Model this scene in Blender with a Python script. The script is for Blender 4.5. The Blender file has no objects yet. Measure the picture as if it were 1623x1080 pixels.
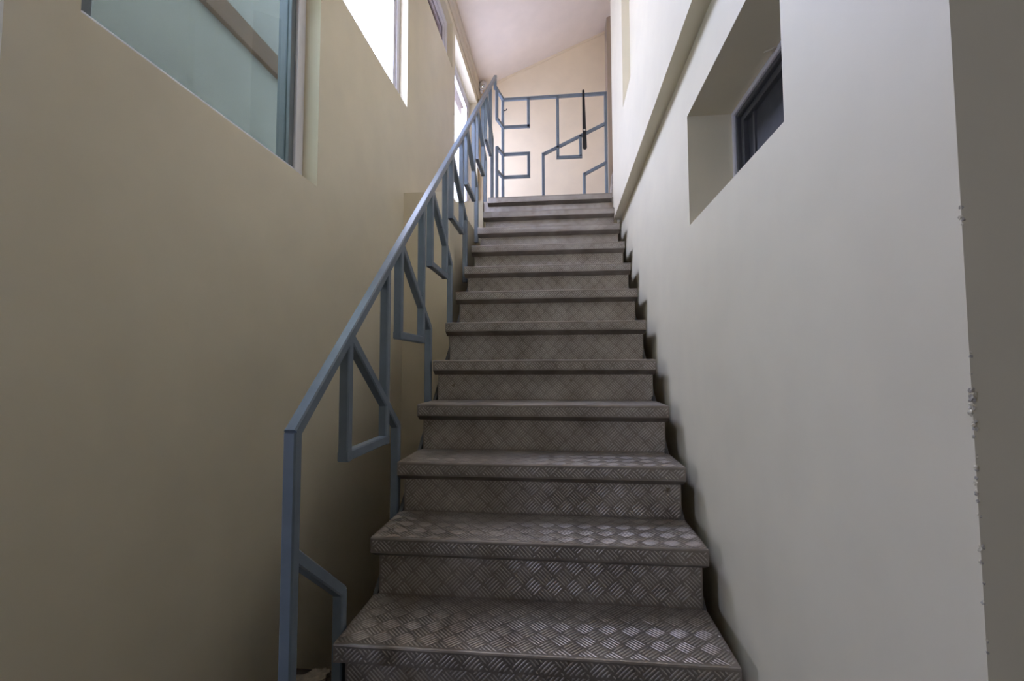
import bpy, bmesh, math, random
from mathutils import Vector, Matrix

random.seed(7)
S = bpy.context.scene
COL = S.collection

# ------------------------------------------------------------------ camera
cam_data = bpy.data.cameras.new('camera')
cam_data.sensor_width = 36.0
cam_data.lens = 743.1429 / 1623 * 36.0
cam_data.clip_start = 0.02
cam_data.clip_end = 200
cam = bpy.data.objects.new('camera', cam_data)
COL.objects.link(cam)
right = Vector((0.9945857, 0.10388977, -0.00248932))
up = Vector((0.00839102, -0.05640908, 0.99837248))
fwd = Vector((-0.10358027, 0.99298788, 0.05697541))
cam.matrix_world = Matrix(((right.x, up.x, -fwd.x, 0), (right.y, up.y, -fwd.y, 0), (right.z, up.z, -fwd.z, 0), (0, 0, 0, 1)))
S.camera = cam

# ------------------------------------------------------------------ daylight
SKY = 36.0
world = bpy.data.worlds.new('sky')
S.world = world
world.use_nodes = True
bg = world.node_tree.nodes['Background']
bg.inputs[0].default_value = (0.64, 0.688, 1.0, 1)
bg.inputs[1].default_value = SKY

S.view_settings.view_transform = 'Standard'
S.view_settings.look = 'None'
S.view_settings.exposure = 0.08
S.view_settings.gamma = 1.0
S.view_settings.use_curve_mapping = False
S.cycles.max_bounces = 12
S.cycles.diffuse_bounces = 8
S.cycles.glossy_bounces = 5
S.cycles.transparent_max_bounces = 12
S.cycles.sample_clamp_indirect = 6.0


def portal(name, loc, sx, sy, direction):
    """A light portal in a window opening: it only guides the sampling of the sky's daylight."""
    l = bpy.data.lights.new(name, 'AREA')
    l.shape = 'RECTANGLE'
    l.size, l.size_y = sx, sy
    l.cycles.is_portal = True
    o = bpy.data.objects.new(name, l)
    o.location = loc
    o.rotation_euler = Vector(direction).to_track_quat('-Z', 'Y').to_euler()
    COL.objects.link(o)
    return o


# ------------------------------------------------------------------ measures
WL = -0.938          # left wall plane
WR = 0.438           # lower right wall plane
WU = 0.383           # upper right wall plane
FLOOR = -1.04
PIT = -2.3           # bottom of a well added beside and under the stairs to deepen shade
LAND = 1.309         # landing level
BACK = 5.30          # rear wall
SOFFIT = 1.052       # underside of the upper right wall
RISE, GOING = 0.18, 0.2172
Y1, Z1 = 1.1216, -0.6772
TX0, TX1 = -0.553, 0.391
DZ = {1: .011, 2: .006, 3: -.002, 4: -.005, 5: -.012, 6: -.0066, 7: -.002, 12: .006}


def ceil_z(x):
    return 3.276 + 0.41 * (x + 0.938)


portal('daylight_window_1', (-1.13, 1.25, 1.18), 0.95, 0.95, (1, 0, 0))
portal('daylight_window_2', (-1.13, 2.29, 2.12), 1.05, 1.05, (1, 0, 0))
portal('daylight_window_3', (-1.13, 3.47, 2.86), 0.45, 0.98, (1, 0, 0))
portal('daylight_window_4', (-1.16, 4.61, 2.18), 1.75, 1.20, (1, 0, 0))
portal('daylight_lobby', (-2.66, -1.15, 0.5), 0.85, 0.75, (1, 0, 0))


# ------------------------------------------------------------------ materials
def new_mat(name):
    m = bpy.data.materials.new(name)
    m.use_nodes = True
    nt = m.node_tree
    return m, nt, nt.nodes['Principled BSDF']


def ramp(nt, fac, stops):
    r = nt.nodes.new('ShaderNodeValToRGB')
    while len(r.color_ramp.elements) < len(stops):
        r.color_ramp.elements.new(0.5)
    for e, (p, c) in zip(r.color_ramp.elements, stops):
        e.position = p
        e.color = (*c, 1)
    nt.links.new(fac, r.inputs[0])
    return r.outputs[0]


def noise(nt, scale, detail=3, rough=0.5, vec=None):
    n = nt.nodes.new('ShaderNodeTexNoise')
    n.inputs['Scale'].default_value = scale
    n.inputs['Detail'].default_value = detail
    n.inputs['Roughness'].default_value = rough
    if vec is None:
        tc = nt.nodes.new('ShaderNodeTexCoord')
        vec = tc.outputs['Object']
    nt.links.new(vec, n.inputs['Vector'])
    return n.outputs[0]


def paint(name, col, rough=0.55, var=0.03, bump=0.02, scale=6.0):
    m, nt, b = new_mat(name)
    lo = tuple(c * (1 - var) for c in col)
    hi = tuple(min(1, c * (1 + var)) for c in col)
    nt.links.new(ramp(nt, noise(nt, scale), [(0.3, lo), (0.7, hi)]), b.inputs['Base Color'])
    b.inputs['Roughness'].default_value = rough
    if bump:
        bp = nt.nodes.new('ShaderNodeBump')
        bp.inputs['Strength'].default_value = bump
        bp.inputs['Distance'].default_value = 0.01
        nt.links.new(noise(nt, 90, 2), bp.inputs['Height'])
        nt.links.new(bp.outputs[0], b.inputs['Normal'])
    return m


def metal_paint(name, col, chip=(0.035, 0.025, 0.02), rough=0.38, thr=0.70):
    m, nt, b = new_mat(name)
    base = ramp(nt, noise(nt, 14), [(0.3, tuple(c * 0.9 for c in col)), (0.7, tuple(c * 1.08 for c in col))])
    mask = ramp(nt, noise(nt, 34, 5, 0.65), [(thr, (0, 0, 0)), (thr + 0.03, (1, 1, 1))])
    mx = nt.nodes.new('ShaderNodeMixRGB')
    nt.links.new(mask, mx.inputs[0])
    nt.links.new(base, mx.inputs[1])
    mx.inputs[2].default_value = (*chip, 1)
    nt.links.new(mx.outputs[0], b.inputs['Base Color'])
    b.inputs['Roughness'].default_value = rough
    return m


def mth(nt, op, a, b=None, clamp=False):
    n = nt.nodes.new('ShaderNodeMath')
    n.operation = op
    n.use_clamp = clamp
    for i, v in enumerate((a, b)):
        if v is None:
            continue
        if isinstance(v, (int, float)):
            n.inputs[i].default_value = v
        else:
            nt.links.new(v, n.inputs[i])
    return n.outputs[0]


def checker_plate(name, lo, hi, rough, metal=0.75):
    """Worn bare metal of the tread plate: blotchy grime, small brown stains, fine scuffs."""
    m, nt, b = new_mat(name)
    dirt = ramp(nt, noise(nt, 9, 4, 0.6), [(0.30, lo), (0.72, hi)])
    stain = ramp(nt, noise(nt, 21, 2, 0.5), [(0.755, (0, 0, 0)), (0.78, (0.7, 0.7, 0.7))])
    mx2 = nt.nodes.new('ShaderNodeMixRGB')
    nt.links.new(stain, mx2.inputs[0])
    nt.links.new(dirt, mx2.inputs[1])
    mx2.inputs[2].default_value = (0.15, 0.115, 0.07, 1)
    nt.links.new(mx2.outputs[0], b.inputs['Base Color'])
    b.inputs['Metallic'].default_value = metal
    rg = nt.nodes.new('ShaderNodeMapRange')
    rg.inputs['To Min'].default_value = rough * 0.8
    rg.inputs['To Max'].default_value = rough * 1.25
    nt.links.new(noise(nt, 60, 4), rg.inputs['Value'])
    nt.links.new(rg.outputs[0], b.inputs['Roughness'])
    return m


def glass(name, tint, gloss=0.10, rough=0.0, gcol=(1, 1, 1)):
    m, nt, b = new_mat(name)
    nt.nodes.remove(b)
    tr = nt.nodes.new('ShaderNodeBsdfTransparent')
    tr.inputs[0].default_value = (*tint, 1)
    gl = nt.nodes.new('ShaderNodeBsdfGlossy')
    gl.inputs['Color'].default_value = (*gcol, 1)
    gl.inputs['Roughness'].default_value = rough
    mix = nt.nodes.new('ShaderNodeMixShader')
    mix.inputs[0].default_value = gloss
    nt.links.new(tr.outputs[0], mix.inputs[1])
    nt.links.new(gl.outputs[0], mix.inputs[2])
    nt.links.new(mix.outputs[0], nt.nodes['Material Output'].inputs[0])
    return m


def plain(name, col, rough=0.5, metal=0.0, var=0.06):
    m, nt, b = new_mat(name)
    nt.links.new(ramp(nt, noise(nt, 25), [(0.3, tuple(c * (1 - var) for c in col)), (0.7, tuple(min(1, c * (1 + var)) for c in col))]), b.inputs['Base Color'])
    b.inputs['Roughness'].default_value = rough
    b.inputs['Metallic'].default_value = metal
    return m


M = {}
M['cream'] = paint('cream_wall_paint', (0.745, 0.68, 0.52))
M['peach'] = paint('warm_bounce_wall', (0.80, 0.68, 0.50))  # warm light bounced onto the end wall is put into this colour
M['soffit'] = paint('brown_soffit', (0.085, 0.058, 0.042))
M['umber'] = paint('brownish_wall', (0.36, 0.29, 0.22))  # even brown tone, darker than the walls around it
M['ceiling'] = paint('warm_bounce_ceiling', (0.79, 0.69, 0.595))  # pinkish: the landing's warm bounce light is put into the colour
M['trim'] = paint('trim_paint', (0.60, 0.53, 0.42))
M['floor'] = paint('floor_concrete', (0.045, 0.04, 0.036), 0.7, 0.15, 0.1, 9)  # near-black: deep shade around the stair foot is put into the colour
M['speckled'] = plain('speckled_panel', (0.66, 0.64, 0.64), 0.7, 0, 0.25)
M['plaster'] = paint('bare_plaster', (0.44, 0.40, 0.33), 0.9, 0.25, 0.3, 60)
M['plate'] = checker_plate('checker_plate', (0.215, 0.186, 0.16), (0.36, 0.325, 0.29), 0.42)
M['bar'] = checker_plate('checker_plate_bar', (0.37, 0.33, 0.295), (0.54, 0.50, 0.46), 0.40, 0.75)
M['rail'] = metal_paint('blue_grey_rail_paint', (0.165, 0.205, 0.25))
M['steel'] = plain('dark_steel', (0.06, 0.055, 0.05), 0.6)
M['pvc'] = plain('white_window_plastic', (0.72, 0.71, 0.76), 0.35, 0, 0.02)
M['gasket'] = plain('dark_gasket', (0.10, 0.12, 0.13), 0.5)
M['glass'] = glass('clear_glass', (0.95, 0.97, 0.97), 0.06)
M['tinted'] = glass('tinted_glass', (0.45, 0.50, 0.47), 0.025)
M['dimmed'] = glass('dimmed_glass', (0.50, 0.50, 0.49), 0.08)  # grey tint added to cut the daylight reaching the landing
M['dulled'] = glass('dulled_glass', (0.16, 0.14, 0.125), 0.10)  # beige reflection put into a brown tint that keeps the pane dull
M['alu'] = plain('grey_aluminium', (0.10, 0.10, 0.11), 0.4, 0.3)
M['screen'] = plain('dark_screen_mesh', (0.05, 0.05, 0.058), 0.75, 0, 0.15)
M['black'] = plain('black_rubber', (0.008, 0.008, 0.009), 0.5)
M['chrome'] = plain('bright_metal', (0.75, 0.74, 0.72), 0.25, 1.0)
M['white'] = plain('white_plastic', (0.70, 0.67, 0.68), 0.35)
M['brass'] = plain('aged_brass', (0.30, 0.24, 0.13), 0.5, 0.3)
M['render'] = paint('grey_green_render', (0.21, 0.215, 0.205), 0.9, 0.05)
M['timber'] = paint('brown_timber', (0.085, 0.045, 0.022), 0.7, 0.12)


# ------------------------------------------------------------------ mesh helpers
def link(name, bm, mats, parent=None, smooth=False):
    bmesh.ops.recalc_face_normals(bm, faces=bm.faces)
    me = bpy.data.meshes.new(name)
    bm.to_mesh(me)
    bm.free()
    if not isinstance(mats, (list, tuple)):
        mats = [mats]
    for m in mats:
        me.materials.append(m)
    if smooth:
        for p in me.polygons:
            p.use_smooth = True
    o = bpy.data.objects.new(name, me)
    COL.objects.link(o)
    if parent is not None:
        o.parent = parent
        o.matrix_parent_inverse = Matrix.Translation(-Vector(parent.location))
    return o


def tag(o, label, cat=None, kind=None, group=None):
    o['label'] = label
    if cat:
        o['category'] = cat
    if kind:
        o['kind'] = kind
    if group:
        o['group'] = group
    return o


def empty(name, loc, label, cat, kind=None):
    o = bpy.data.objects.new(name, None)
    o.empty_display_size = 0.1
    o.location = loc
    COL.objects.link(o)
    return tag(o, label, cat, kind)


def box(bm, x0, x1, y0, y1, z0, z1, mat=0):
    vs = [bm.verts.new((x, y, z)) for x in (x0, x1) for y in (y0, y1) for z in (z0, z1)]
    for f in ((0, 1, 3, 2), (4, 6, 7, 5), (0, 4, 5, 1), (2, 3, 7, 6), (0, 2, 6, 4), (1, 5, 7, 3)):
        bm.faces.new([vs[i] for i in f]).material_index = mat
    return vs


def bevel_box(bm, x0, x1, y0, y1, z0, z1, r=0.003, mat=0):
    t = bmesh.new()
    box(t, x0, x1, y0, y1, z0, z1)
    bmesh.ops.recalc_face_normals(t, faces=t.faces)
    bmesh.ops.bevel(t, geom=list(t.edges), offset=r, segments=2, affect='EDGES', profile=0.5)
    absorb(bm, t, mat)


def absorb(bm, t, mat=0):
    mp = {v: bm.verts.new(v.co) for v in t.verts}
    for f in t.faces:
        try:
            bm.faces.new([mp[v] for v in f.verts]).material_index = mat
        except ValueError:
            pass
    t.free()


def prism(bm, poly, axis, a, b, mat=0):
    """Extrude a 2-D polygon along an axis ('x': poly in y,z; 'y': x,z; 'z': x,y)."""
    def P(p, t):
        return {'x': (t, p[0], p[1]), 'y': (p[0], t, p[1]), 'z': (p[0], p[1], t)}[axis]
    A = [bm.verts.new(P(p, a)) for p in poly]
    B = [bm.verts.new(P(p, b)) for p in poly]
    n = len(poly)
    for i in range(n):
        bm.faces.new((A[i], A[(i + 1) % n], B[(i + 1) % n], B[i])).material_index = mat
    bm.faces.new(A).material_index = mat
    bm.faces.new(B[::-1]).material_index = mat


def bar(bm, p0, p1, w=0.028, h=None, ch=0.0035, ref=(1, 0, 0)):
    """A square steel tube with softened edges between two points."""
    h = h or w
    p0, p1 = Vector(p0), Vector(p1)
    d = (p1 - p0).normalized()
    s = Vector(ref)
    s = (s - d * s.dot(d)).normalized()
    t = d.cross(s)
    a, c = w / 2, h / 2
    sec = [(-a + ch, -c), (a - ch, -c), (a, -c + ch), (a, c - ch), (a - ch, c), (-a + ch, c), (-a, c - ch), (-a, -c + ch)]
    A = [bm.verts.new(p0 + s * i + t * j) for i, j in sec]
    B = [bm.verts.new(p1 + s * i + t * j) for i, j in sec]
    for i in range(8):
        bm.faces.new((A[i], A[(i + 1) % 8], B[(i + 1) % 8], B[i]))
    bm.faces.new(A)
    bm.faces.new(B[::-1])


def rod(bm, pts, r, n=10):
    """A round tube along a polyline."""
    pts = [Vector(p) for p in pts]
    rings = []
    for i, p in enumerate(pts):
        d = (pts[min(i + 1, len(pts) - 1)] - pts[max(i - 1, 0)]).normalized()
        s = d.orthogonal().normalized()
        if rings:
            s = (last - d * last.dot(d)).normalized()
        last = s
        t = d.cross(s)
        rr = r[i] if isinstance(r, (list, tuple)) else r
        rings.append([bm.verts.new(p + (s * math.cos(a) + t * math.sin(a)) * rr) for a in [2 * math.pi * k / n for k in range(n)]])
    for A, B in zip(rings, rings[1:]):
        for i in range(n):
            bm.faces.new((A[i], A[(i + 1) % n], B[(i + 1) % n], B[i]))
    bm.faces.new(rings[0])
    bm.faces.new(rings[-1][::-1])


def wall_mesh(bm, front, back, ya, yb, za, zb, holes, depth=None):
    """A wall slab at x = front..back with rectangular openings (y0, y1, z0, z1) right through it;
    an opening with a fifth value ends in a closed recess at that x."""
    ys = sorted({ya, yb, *[h[0] for h in holes], *[h[1] for h in holes]})
    zs = sorted({za, zb, *[h[2] for h in holes], *[h[3] for h in holes]})
    ys = [y for y in ys if ya <= y <= yb]
    zs = [z for z in zs if za <= z <= zb]

    def hole(i, j):
        if i < 0 or j < 0 or i >= len(ys) - 1 or j >= len(zs) - 1:
            return 'out'
        cy, cz = (ys[i] + ys[i + 1]) / 2, (zs[j] + zs[j + 1]) / 2
        for h in holes:
            if h[0] < cy < h[1] and h[2] < cz < h[3]:
                return h
        return None
    cache = {}

    def V(x, y, z):
        k = (round(x, 5), round(y, 5), round(z, 5))
        if k not in cache:
            cache[k] = bm.verts.new(k)
        return cache[k]

    def F(*p):
        bm.faces.new([V(*q) for q in p])
    for i in range(len(ys) - 1):
        for j in range(len(zs) - 1):
            y0, y1, z0, z1 = ys[i], ys[i + 1], zs[j], zs[j + 1]
            h = hole(i, j)
            if h is None:
                F((front, y0, z0), (front, y1, z0), (front, y1, z1), (front, y0, z1))
                F((back, y0, z0), (back, y1, z0), (back, y1, z1), (back, y0, z1))
                for di, dj, e in ((-1, 0, ((y0, z0), (y0, z1))), (1, 0, ((y1, z0), (y1, z1))), (0, -1, ((y0, z0), (y1, z0))), (0, 1, ((y0, z1), (y1, z1)))):
                    n = hole(i + di, j + dj)
                    if n is not None:
                        d = back if n == 'out' or len(n) < 5 else n[4]
                        (a, b), (c, e2) = e
                        F((front, a, b), (front, c, e2), (d, c, e2), (d, a, b))
            elif len(h) == 5:
                F((h[4], y0, z0), (h[4], y1, z0), (h[4], y1, z1), (h[4], y0, z1))
                F((back, y0, z0), (back, y1, z0), (back, y1, z1), (back, y0, z1))


def structure(name, bm, mats, label, cat):
    return tag(link(name, bm, mats), label, cat, 'structure')


# ------------------------------------------------------------------ the shell
W1 = (0.795, 1.698, 0.704, 1.62)
W2 = (1.80, 2.742, 1.614, 2.62)
W3 = (3.02, 3.934, 2.652, 3.062)
W4 = (4.04, 5.185, LAND, 3.045)
bm = bmesh.new()
wall_mesh(bm, WL, -1.06, 0.67, BACK + 0.2, PIT, 3.40, [W1, W2, W3, W4])
box(bm, -2.5, -1.0601, 0.67, 0.87, FLOOR, 1.6)
structure('wall_left', bm, M['cream'], 'cream plastered wall on the left of the stairwell with four windows', 'wall')

bm = bmesh.new()
WIN = (0.942, 1.619, 0.479, 0.859)
wall_mesh(bm, WR, 0.72, 0.554, BACK + 0.2, PIT, LAND - 0.12, [WIN])
box(bm, 0.7201, 2.5, 0.554, 0.72, FLOOR, 1.6)
# chipped plaster along the free corner
chips = [(.169, .0050), (.160, .0035), (.012, .003), (-.008, .002), (-.026, .0055), (-.036, .0062), (-.046, .0055), (-.056, .0045), (-.066, .004), (-.076, .0035), (-.098, .0030), (-.108, .0035),
         (-.122, .004), (-.134, .0034), (-.146, .003), (-.158, .0034), (-.192, .0042), (-.202, .0035), (-.225, .0024), (-.25, .0028), (-.285, .003), (-.3, .0025)]
for z, r in chips:
    for j in range(2):
        t = bmesh.new()
        bmesh.ops.create_icosphere(t, subdivisions=2, radius=r * random.uniform(0.4, 0.65))
        off = Vector((WR + random.uniform(-0.0002, 1.0) * r * 0.6, 0.554 + random.uniform(0.1, 0.8) * r * 0.6, z + random.uniform(-1.3, 1.3) * r))
        for v in t.verts:
            v.co *= 1 + random.uniform(-0.3, 0.3)
            v.co.z *= random.uniform(1.0, 1.5)
            v.co += off
        absorb(bm, t, 1 if j else 0)
structure('wall_right', bm, [M['cream'], M['plaster']], 'pale wall on the right of the stairs with a deep window recess and chipped corner', 'wall')

bm = bmesh.new()
wall_mesh(bm, WU, 0.72, 0.60, 3.36, SOFFIT, 4.0, [(1.55, 2.787, 1.556, 2.75, 0.430)])
structure('wall_upper', bm, M['cream'], 'upper right wall overhanging the lower wall with a shallow recess', 'wall')

bm = bmesh.new()
box(bm, -1.15, 2.4, BACK, BACK + 0.15, LAND - 0.3, 4.7)
structure('wall_back', bm, M['peach'], 'plastered end wall with warm bounce light put into its peach colour, behind the landing railing', 'wall')

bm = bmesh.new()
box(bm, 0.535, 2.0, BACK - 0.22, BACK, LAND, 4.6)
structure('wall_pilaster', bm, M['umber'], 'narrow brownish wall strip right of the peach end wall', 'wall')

bm = bmesh.new()
box(bm, 2.0, 2.2, 3.2, BACK + 0.1, LAND - 0.3, 4.9)
box(bm, 0.7201, 2.0, 3.2, 3.36, LAND - 0.3, 4.7)
structure('wall_side', bm, M['cream'], 'cream side wall closing the landing beyond the upper right wall', 'wall')

bm = bmesh.new()
prism(bm, [(-1.3, ceil_z(-1.3)), (2.3, ceil_z(2.3)), (2.3, ceil_z(2.3) + 0.15), (-1.3, ceil_z(-1.3) + 0.15)], 'y', 0.4, BACK + 0.25)
structure('ceiling', bm, M['ceiling'], 'sloped ceiling with warm bounce light put into its pinkish colour, rising to the right above the stairs', 'ceiling')

bm = bmesh.new()
prism(bm, [(WL, 3.262), (WL, 3.125), (WL + 0.012, 3.125), (WL + 0.020, 3.150), (WL + 0.020, 3.205), (WL + 0.034, 3.222), (WL + 0.034, 3.274)], 'y', 0.67, BACK)
structure('trim_1', bm, M['trim'], 'beige cornice strip where the left wall meets the sloped ceiling', 'trim')
bm = bmesh.new()
prism(bm, [(WL + 0.034, ceil_z(WL + 0.034) - 0.026), (0.535, ceil_z(0.535) - 0.026), (0.535, ceil_z(0.535)), (WL + 0.034, ceil_z(WL + 0.034))], 'y', BACK - 0.012, BACK)
structure('trim_2', bm, M['peach'], 'thin sloped moulding along the top of the peach end wall', 'trim')

# lower side walls of the landing, left of the stairs
bm = bmesh.new()
box(bm, WL, -0.655, 2.70, 3.577, PIT, 1.055)
structure('wall_pier', bm, M['cream'], 'thick cream wall block in the corner left of the upper steps', 'wall')
bm = bmesh.new()
box(bm, WL, -0.600, 3.577, 3.75, PIT, LAND)
box(bm, -0.600, WR, 3.62, 3.75, PIT, LAND - 0.13)
structure('wall_landing', bm, M['cream'], 'cream wall under the left end of the landing', 'wall')

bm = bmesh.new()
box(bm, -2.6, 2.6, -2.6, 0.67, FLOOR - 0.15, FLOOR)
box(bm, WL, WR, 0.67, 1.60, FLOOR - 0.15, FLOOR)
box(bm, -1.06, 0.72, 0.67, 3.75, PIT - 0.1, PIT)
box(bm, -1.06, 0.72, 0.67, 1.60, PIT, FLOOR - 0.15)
structure('floor', bm, M['floor'], 'concrete floor at the foot of the stairs, shade put into its near-black colour', 'floor')


bm = bmesh.new()
box(bm, WL, 2.1, 3.60, BACK, LAND - 0.12, LAND)
o = structure('floor_landing', bm, M['plate'], 'checker plate landing floor at the top of the stairs', 'floor')

# the lobby in which the photographer stands
bm = bmesh.new()
W6 = (-1.5, -0.8, 0.1, 0.9)
wall_mesh(bm, -2.5, -2.65, -2.6, 0.87, FLOOR, 1.7, [W6])
structure('wall_lobby', bm, M['cream'], 'cream side wall of the lobby before the stairs with one window', 'wall')
bm = bmesh.new()
box(bm, 2.5, 2.65, -2.6, 0.72, FLOOR, 1.7)
structure('wall_lobby', bm, M['cream'], 'cream lobby wall behind the chipped corner', 'wall')
bm = bmesh.new()
box(bm, -2.65, 2.65, -2.6, -2.45, FLOOR, 1.7)
structure('wall_entrance', bm, M['cream'], 'cream rear wall of the lobby', 'wall')
bm = bmesh.new()
box(bm, -2.65, 2.65, -2.6, 0.56, 1.6, 1.72)
box(bm, -2.65, -1.06, 0.56, 0.87, 1.6, 1.72)
box(bm, 0.72, 2.65, 0.56, 0.72, 1.6, 1.72)
structure('ceiling_lobby', bm, M['cream'], 'flat cream ceiling of the lobby', 'ceiling')
bm = bmesh.new()
box(bm, -1.15, 0.72, 0.40, 0.56, 1.6, 4.2)
structure('wall_front', bm, M['cream'], 'cream wall over the lobby opening', 'wall')

# ------------------------------------------------------------------ windows
def left_window(name, hole, label, x=-0.985, fw=0.056, sw=0.036, pane_mat='glass', split=False):
    y0, y1, z0, z1 = hole
    w = empty(name, (x, (y0 + y1) / 2, z0), label, 'window', 'structure')

    def ring(bm, xa, xb, a, b, c, d, t, prof=0.004, h=None):
        h = h or t
        for q in ((a, a + t, c, d), (b - t, b, c, d), (a + t, b - t, c, c + h), (a + t, b - t, d - h, d)):
            bevel_box(bm, xb, xa, q[0], q[1], q[2], q[3], prof)
    sh = 0.006 if pane_mat == 'tinted' else sw
    bm = bmesh.new()
    ring(bm, x, x - 0.062, y0, y1, z0, z1, fw)
    fr = link('window_frame', bm, M['pvc'], w)
    spans = [(y0 + fw, y1 - fw)]
    if split:
        mid = (y0 + y1) / 2
        spans = [(y0 + fw, mid + 0.02), (mid - 0.02, y1 - fw)]
    for n, (a, b) in enumerate(spans):
        dx = 0.010 + 0.028 * n
        bm = bmesh.new()
        ring(bm, x - dx, x - dx - (0.052 if pane_mat == 'tinted' else 0.026), a, b, z0 + fw, z1 - fw, sw, 0.002, sh)
        sa = link('sash', bm, M['gasket'] if pane_mat == 'tinted' else M['pvc'], fr)
        bm = bmesh.new()
        gm = dx + 0.012
        box(bm, x - gm - 0.006, x - gm, a + sw, b - sw, z0 + fw + sh, z1 - fw - sh)
        link('pane', bm, M[pane_mat], sa)
    return w


left_window('window_1', W1, 'large window nearest the viewer in the left wall with teal tinted glass', -0.998, 0.052, 0.03, 'tinted')
left_window('window_2', W2, 'bright window second from the viewer in the left wall, white frame', -0.988, 0.05, 0.036)
left_window('window_3', W3, 'small high window under the ceiling in the left wall', -0.982, 0.07, 0.03, 'dulled')
left_window('window_4', W4, 'tall bright window beside the landing in the left wall', -1.03, 0.055, 0.045, 'dimmed')

left_window('window_6', W6, 'lobby window in the side wall', -2.56)

w5 = empty('window_5', (0.585, 1.28, WIN[2]), 'small dark window with insect screen deep in the right wall', 'window', 'structure')


def ring_x(bm, xa, xb, a, b, c, d, t, r=0.002):
    for q in ((a, a + t, c, d), (b - t, b, c, d), (a + t, b - t, c, c + t), (a + t, b - t, d - t, d)):
        bevel_box(bm, xa, xb, q[0], q[1], q[2], q[3], r)


bm = bmesh.new()
ring_x(bm, 0.583, 0.64, WIN[0], WIN[1], WIN[2], WIN[3], 0.016)
f0 = link('window_frame', bm, M['pvc'], w5)
bm = bmesh.new()
ring_x(bm, 0.590, 0.635, WIN[0] + 0.016, WIN[1] - 0.016, WIN[2] + 0.016, WIN[3] - 0.016, 0.014)
ring_x(bm, 0.602, 0.635, WIN[0] + 0.030, WIN[1] - 0.030, WIN[2] + 0.030, WIN[3] - 0.030, 0.022)
f1 = tag(link('screen_frame', bm, M['alu'], w5), 'dark grey aluminium screen frame')
bm = bmesh.new()
box(bm, 0.618, 0.630, WIN[0] + 0.052, WIN[1] - 0.052, WIN[2] + 0.052, WIN[3] - 0.052)
box(bm, 0.612, 0.620, WIN[1] - 0.112, WIN[1] - 0.100, WIN[2] + 0.052, WIN[3] - 0.052, 1)
tag(link('insect_screen', bm, [M['screen'], M['alu']], f1), 'dark insect screen')
bm = bmesh.new()
bevel_box(bm, 0.574, 0.584, 1.276, 1.296, 0.8535, 0.859, 0.002)
rod(bm, [(0.576, 1.280, 0.856), (0.568, 1.284, 0.853), (0.562, 1.290, 0.8545), (0.560, 1.298, 0.8575)], 0.0025, 8)
link('latch', bm, M['trim'], w5)

# ------------------------------------------------------------------ outside
bm = bmesh.new()
box(bm, -1.70, -1.55, 1.1, 3.5, -1.5, 2.09)
structure('wall_outside', bm, M['render'], 'grey green rendered wall seen through the tinted window', 'wall')
bm = bmesh.new()
bevel_box(bm, -1.55, -1.522, 1.15, 2.385, 1.593, 1.702, 0.004)  # board set outside to give the slanting brown band in the glass
tag(link('band_board', bm, M['timber']), 'brown board set outside for the band seen slanting through the teal tinted window', 'beam')
bm = bmesh.new()
box(bm, -1.19, -1.0601, 2.95, 6.4, 3.07, 3.16)
structure('ceiling_eave', bm, M['soffit'], 'brown wooden eave soffit outside the landing window', 'eave')

# ------------------------------------------------------------------ staircase
stair = empty('staircase', (0, Y1, FLOOR), 'straight steel staircase clad in worn checker plate between the two walls', 'staircase')


def step_yz(k):
    return Y1 + GOING * (k - 1), Z1 + RISE * (k - 1) + DZ.get(k, 0.0)


CELL = 0.0415
BAR_H, BAR_W = 0.0014, 0.0021


def tread_bars(bm, o, du, dv, lu, lv, ou, ov):
    """Raised bars of the five-bar plate on the flat patch o + u*du + v*dv: groups of five in a diagonal basket weave."""
    n = du.cross(dv).normalized()
    mg = 0.003
    r2 = math.sqrt(0.5)
    amax = int((lu + lv) / CELL) + 3

    def P(u, v, h=0.0):
        return bm.verts.new(o + du * u + dv * v + n * h)
    a0 = int(math.floor((ou + ov) * r2 / CELL)) - 1
    for i in range(a0, a0 + amax):
        b0 = int(math.floor((ov - ou - lu) * r2 / CELL)) - 1
        for j in range(b0, b0 + amax):
            cu = ((i + 0.5) - (j + 0.5)) * CELL * r2 - ou
            cv = ((i + 0.5) + (j + 0.5)) * CELL * r2 - ov
            if cu < -CELL or cu > lu + CELL or cv < -CELL or cv > lv + CELL:
                continue
            if (i + j) % 2 == 0:
                ax, ac = (r2, r2), (-r2, r2)
            else:
                ax, ac = (-r2, r2), (r2, r2)
            for q in range(5):
                t = (q - 2) * CELL * 0.2
                h = CELL * (0.525 - 0.03 * abs(q - 2))
                mu, mv = cu + ac[0] * t, cv + ac[1] * t
                lo, hi = -h, h
                for m_, a_, L in ((mu, ax[0], lu), (mv, ax[1], lv)):
                    s0, s1 = (mg - m_) / a_, (L - mg - m_) / a_
                    if s0 > s1:
                        s0, s1 = s1, s0
                    lo, hi = max(lo, s0), min(hi, s1)
                if hi - lo < 0.008:
                    continue

                def at(s_, w_, h_=0.0):
                    return P(mu + ax[0] * s_ + ac[0] * w_, mv + ax[1] * s_ + ac[1] * w_, h_)
                k = min(0.006, (hi - lo) * 0.35)
                E1, E2 = at(lo, 0), at(hi, 0)
                L1, L2, R1, R2 = at(lo + k, BAR_W), at(hi - k, BAR_W), at(lo + k, -BAR_W), at(hi - k, -BAR_W)
                T1, T2 = at(lo + k, 0, BAR_H), at(hi - k, 0, BAR_H)
                for f in ((L1, T1, T2, L2), (R1, R2, T2, T1), (E1, T1, L1), (E1, R1, T1), (E2, L2, T2), (E2, T2, R2)):
                    fc = bm.faces.new(f)
                    fc.material_index = 1
                    fc.smooth = True


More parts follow.
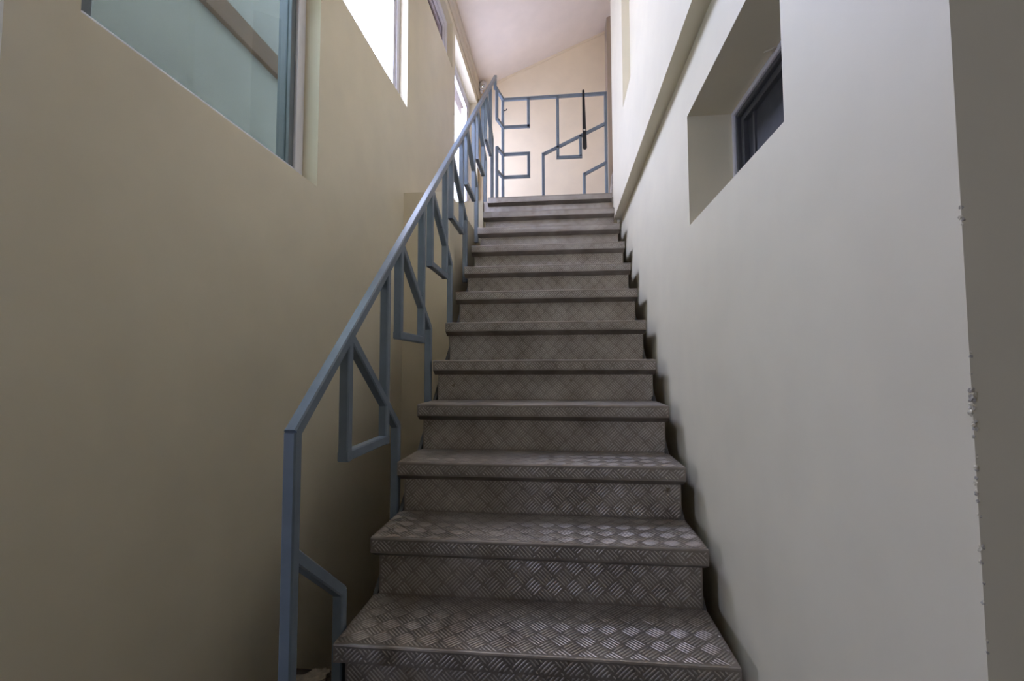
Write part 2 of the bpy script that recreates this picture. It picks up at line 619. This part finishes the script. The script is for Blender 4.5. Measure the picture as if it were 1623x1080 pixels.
def plate_strip(name, prof, th, x0, x1, patches):
    """A folded plate: profile points (y, z) swept across x, given thickness, with raised bars on the listed flats."""
    bm = bmesh.new()
    n = len(prof)
    P = [Vector((0, y, z)) for y, z in prof]
    inner = []
    for i in range(n):
        a = (P[i] - P[max(i - 1, 0)])
        b = (P[min(i + 1, n - 1)] - P[i])
        na = Vector((0, -a.z, a.y)).normalized() if a.length else None
        nb = Vector((0, -b.z, b.y)).normalized() if b.length else None
        na = na or nb
        nb = nb or na
        m_ = (na + nb).normalized()
        inner.append(P[i] + m_ * (th / max(0.4, m_.dot(na))))
    rows = {}
    for tk, pts in (('o', P), ('i', inner)):
        for e, x in ((0, x0), (1, x1)):
            rows[tk, e] = [bm.verts.new((x, p.y, p.z)) for p in pts]
    for i in range(n - 1):
        for tk in ('o', 'i'):
            a, b = rows[tk, 0], rows[tk, 1]
            bm.faces.new((a[i], b[i], b[i + 1], a[i + 1]))
        for e in (0, 1):
            a, b = rows['o', e], rows['i', e]
            bm.faces.new((a[i], a[i + 1], b[i + 1], b[i]))
    for i in (0, n - 1):
        bm.faces.new((rows['o', 0][i], rows['o', 1][i], rows['i', 1][i], rows['i', 0][i]))
    off = random.random() * 0.2
    for i in patches:            # flat between profile points i and i + 1, running upwards / backwards
        lo, hi = P[i + 1], P[i]
        d = hi - lo
        tread_bars(bm, Vector((x0, lo.y, lo.z)), Vector((1, 0, 0)), d.normalized(), x1 - x0, d.length, x0 + off, off * 0.7 + (0.3 if i == 0 else 0.3 - d.length))
    return link(name, bm, [M['plate'], M['bar']], stair)


NOSE = 0.0438
for k in range(0, 13):
    y, z = step_yz(k)
    x1 = TX1 if k != 11 else WU - 0.001
    yb = y + GOING + 0.041 if k < 12 else 3.62
    prof = [(yb, z), (y + 0.005, z), (y + 0.0015, z - 0.0012), (y, z - 0.005), (y, z - NOSE), (y + 0.034, z - NOSE - 0.019)]
    plate_strip('tread', prof, 0.004, TX0, x1, (0, 3))
    zb = FLOOR if k == 0 else step_yz(k - 1)[1]
    plate_strip('riser', [(y + 0.036, z - 0.005), (y + 0.036, zb)], 0.003, TX0 + 0.014, (TX1 - 0.008) if k != 11 else WU - 0.001, (0,))
for x in (TX0 - 0.003, TX1 - 0.012):
    bm = bmesh.new()
    y0, z0 = step_yz(0)
    y2, z2 = step_yz(12)
    poly = [(y0 + 0.06, FLOOR), (y0 + 0.06 + GOING, FLOOR)]
    top = lambda yy: Z1 - 0.075 - 0.12 + RISE / GOING * (yy - Y1)
    poly = [(0.99, FLOOR), (1.22, FLOOR), (3.61, top(3.61) - 0.2), (3.61, top(3.61)), (0.99, top(0.99))]
    prism(bm, poly, 'x', x, x + 0.012)
    link('stringer', bm, M['steel'], stair)

# ------------------------------------------------------------------ stair railing
RT = 0.028


def rx(y):
    return -0.556 - RT / 2 - 0.0096 * (y - 0.9)


rail = empty('stair_railing', (rx(1), 1.0, FLOOR), 'blue grey welded railing climbing the open left side of the staircase', 'railing')


def member(name, pts, w=RT):
    bm = bmesh.new()
    for a, b in zip(pts, pts[1:]):
        bar(bm, (rx(a[0]), *a), (rx(b[0]), *b), w)
    return link(name, bm, M['rail'], rail)


SL = 0.872
VT = RT / 2 / math.cos(math.atan(SL))


def hb(y):           # lower edge line of the handrail
    return -0.145 + SL * (y - 0.97)


NY = 0.957
member('handrail', [(NY - 0.004, hb(NY - 0.004) + VT), (4.31, hb(4.31) + VT)])
member('newel_post', [(NY, FLOOR), (NY, hb(NY) + VT)])
for k in range(-1, 8):
    yk, zk = 1.194 + 0.411 * k, -0.248 + 0.349 * k
    ya, yb = yk + 0.014, yk + 0.296
    yp = yk + 0.41
    zp = zk + 0.02 + 0.026 * (k + 1)
    A = (ya + 0.012, hb(ya + 0.012) + 0.008)
    sl = (zp - A[1]) / (yp - A[0])
    if k >= 0:
        if yk + 0.31 < 4.2:
            member('infill_bar', [(ya, zk), (ya, hb(ya) + 0.01)])
            member('infill_bar', [(yb, zk), (yb, hb(yb) + 0.01)])
            member('bottom_bar', [(ya - 0.014, zk + 0.014), (yb + 0.014, zk + 0.014)])
            if yp < 4.2:
                member('brace', [A, (yp, zp)])
    else:
        member('brace', [(NY, A[1] + sl * (NY - A[0])), (yp, zp)])
    if yp < 4.2:
        foot = Z1 + RISE * math.floor((yp - 0.08 - Y1) / GOING) - 0.055
        if yp > 3.6:
            foot = LAND
        member('post', [(yp, foot), (yp, zp + 0.003)])
GY = 4.50
top_z = 2.665
# short level return along the edge of the landing
xl0, xl1 = rx(4.3), -0.556
bm = bmesh.new()
bar(bm, (xl0 + 0.004, 4.285, top_z), (xl1, GY - 0.017, top_z), RT)
link('handrail', bm, M['rail'], rail)
for z0, z1, yy in ((LAND, 2.10, 4.33), (2.38, top_z, 4.33)):
    bm = bmesh.new()
    bar(bm, (xl0 + 0.01, yy, z0), (xl0 + 0.01, yy, z1), RT)
    link('post', bm, M['rail'], rail)
member('post', [(4.29, top_z - 0.014), (4.29, hb(4.29) + 0.01)])
for z in (2.38, 2.10, 1.87):
    bm = bmesh.new()
    bar(bm, (xl0 + 0.01, 4.33, z), (xl1, GY - 0.017, z), RT)
    link('infill_bar', bm, M['rail'], rail)

# ------------------------------------------------------------------ railing across the landing
guard = empty('landing_railing', (-0.06, GY, LAND), 'blue grey railing of square loops standing across the landing before the peach wall', 'railing')


def gbar(name, pts):
    bm = bmesh.new()
    for a, b in zip(pts, pts[1:]):
        bar(bm, (a[0], GY, a[1]), (b[0], GY, b[1]), 0.028, None, 0.003, (0, 1, 0))
    return link(name, bm, M['rail'], guard)


gl, gr = -0.556, 0.452
gbar('top_rail', [(gl - 0.014, top_z), (gr + 0.014, top_z)])
gbar('post', [(gl, LAND), (gl, top_z)])
gbar('post', [(gr, LAND), (gr, top_z)])
gbar('infill_bar', [(-0.300, top_z), (-0.300, 2.366)])
gbar('infill_bar', [(gl, 2.380), (-0.286, 2.380)])
gbar('infill_bar', [(gl, 2.104), (-0.286, 2.104)])
gbar('infill_bar', [(-0.300, 2.104), (-0.300, 1.873)])
gbar('infill_bar', [(gl, 1.873), (-0.286, 1.873)])
gbar('infill_bar', [(-0.013, top_z), (-0.013, 2.046)])
gbar('bottom_bar', [(-0.027, 2.046), (0.221, 2.046)])
gbar('infill_bar', [(0.207, 2.046), (0.207, 2.258)])
gbar('brace', [(gr, 2.365), (-0.157, 2.086)])
gbar('infill_bar', [(-0.157, LAND), (-0.157, 2.100)])
gbar('brace', [(gr, 1.975), (0.240, 1.866)])
gbar('infill_bar', [(0.240, LAND), (0.240, 1.880)])
bm = bmesh.new()
rod(bm, [(gl + 0.010, GY - 0.012, 2.545), (gl + 0.035, GY - 0.016, 2.548), (gl + 0.042, GY - 0.018, 2.560)], 0.005, 8)
tag(link('hook', bm, M['steel'], guard), 'small dark hook')

# black tapered lever hanging from the railing
lev = empty('black_lever', (0.242, GY - 0.03, 2.66), 'long black tapered lever hanging on the railing across the landing', 'lever')
bm = bmesh.new()
prof = [(2.700, 0.0090), (2.706, 0.0065)]
n = 14
outline = []
zt, zbm = 2.692, 2.125
wt, wb = 0.0105, 0.0200
for i in range(n + 1):
    a = math.pi * i / n
    outline.append((0.238 + wt * math.cos(a), zt + wt * math.sin(a)))
for i in range(n + 1):
    a = math.pi + math.pi * i / n
    outline.append((0.247 + wb * math.cos(a), zbm + wb * math.sin(a)))
prism(bm, outline, 'y', GY - 0.030, GY - 0.016)
bmesh.ops.bevel(bm, geom=[e for e in bm.edges if abs(e.verts[0].co.y - e.verts[1].co.y) < 1e-5], offset=0.003, segments=2, affect='EDGES')
link('lever_arm', bm, M['black'], lev)
bm = bmesh.new()
rod(bm, [(0.243, GY - 0.016, 2.296), (0.243, GY - 0.033, 2.296), (0.243, GY - 0.036, 2.296)], [0.011, 0.011, 0.007], 16)
tag(link('rivet', bm, M['chrome'], lev), 'bright metal rivet')

# ------------------------------------------------------------------ small fittings
lamp = empty('wall_spotlight', (-0.925, 5.2, 3.2), 'small white spotlight high in the corner above the landing', 'spotlight')
bm = bmesh.new()
bevel_box(bm, WL + 0.034, WL + 0.058, 5.165, 5.235, 3.185, 3.245, 0.006)
link('mounting_base', bm, M['white'], lamp)
bm = bmesh.new()
rod(bm, [(-0.882, 5.20, 3.215), (-0.872, 5.195, 3.232), (-0.868, 5.19, 3.245)], 0.009, 10)
link('bracket', bm, M['white'], lamp)
bm = bmesh.new()
rod(bm, [(-0.868, 5.235, 3.318), (-0.868, 5.225, 3.310), (-0.868, 5.19, 3.275), (-0.867, 5.145, 3.225), (-0.867, 5.132, 3.212)], [0.018, 0.032, 0.039, 0.041, 0.034], 20)
link('spotlight_head', bm, M['white'], lamp, True)
bm = bmesh.new()
rod(bm, [(-0.867, 5.133, 3.213), (-0.867, 5.128, 3.207)], [0.030, 0.026], 20)
tag(link('lens', bm, M['chrome'], lamp, True), 'bright round lens')

cable = bmesh.new()
bevel_box(cable, WL, WL + 0.022, 5.205, 5.245, 3.055, 3.115, 0.004)
rod(cable, [(WL + 0.008, 5.225, 3.06), (WL + 0.008, 5.235, 2.8), (WL + 0.008, 5.24, 2.4), (WL + 0.008, 5.24, LAND)], 0.006, 8)
tag(link('cable_box', cable, M['brass']), 'small brown junction box with a cable running down below the spotlight', 'junction box')

bm = bmesh.new()
prism(bm, [(0.462, LAND), (0.80, LAND), (0.80, LAND + 0.62), (0.525, LAND + 0.62), (0.512, LAND + 0.58)], 'y', 4.60, 4.63)
o = tag(link('slanted_panel', bm, M['speckled']), 'pale speckled slanted panel on the landing by the right end of the peach wall railing', 'panel')

bm = bmesh.new()
for cx, cy, a, l, w, h in ((-0.850, 1.535, 0.5, 0.060, 0.028, 0.014), (-0.822, 1.555, 0.9, 0.04, 0.018, 0.010)):
    t = bmesh.new()
    box(t, -l, l, -w, w, 0, h)
    bmesh.ops.subdivide_edges(t, edges=t.edges, cuts=3, use_grid_fill=True)
    rot = Matrix.Rotation(a, 4, 'Z')
    for v in t.verts:
        if v.co.z > h * 0.5:
            v.co += Vector((random.uniform(-.004, .004), random.uniform(-.006, .006), random.uniform(-.006, .006)))
        v.co = rot @ v.co + Vector((cx, cy, FLOOR))
    absorb(bm, t)
tag(link('plaster_offcut', bm, M['plaster']), 'broken pale plaster offcut lying on the floor beside the lowest steps', 'rubble')

bpy.context.view_layer.update()
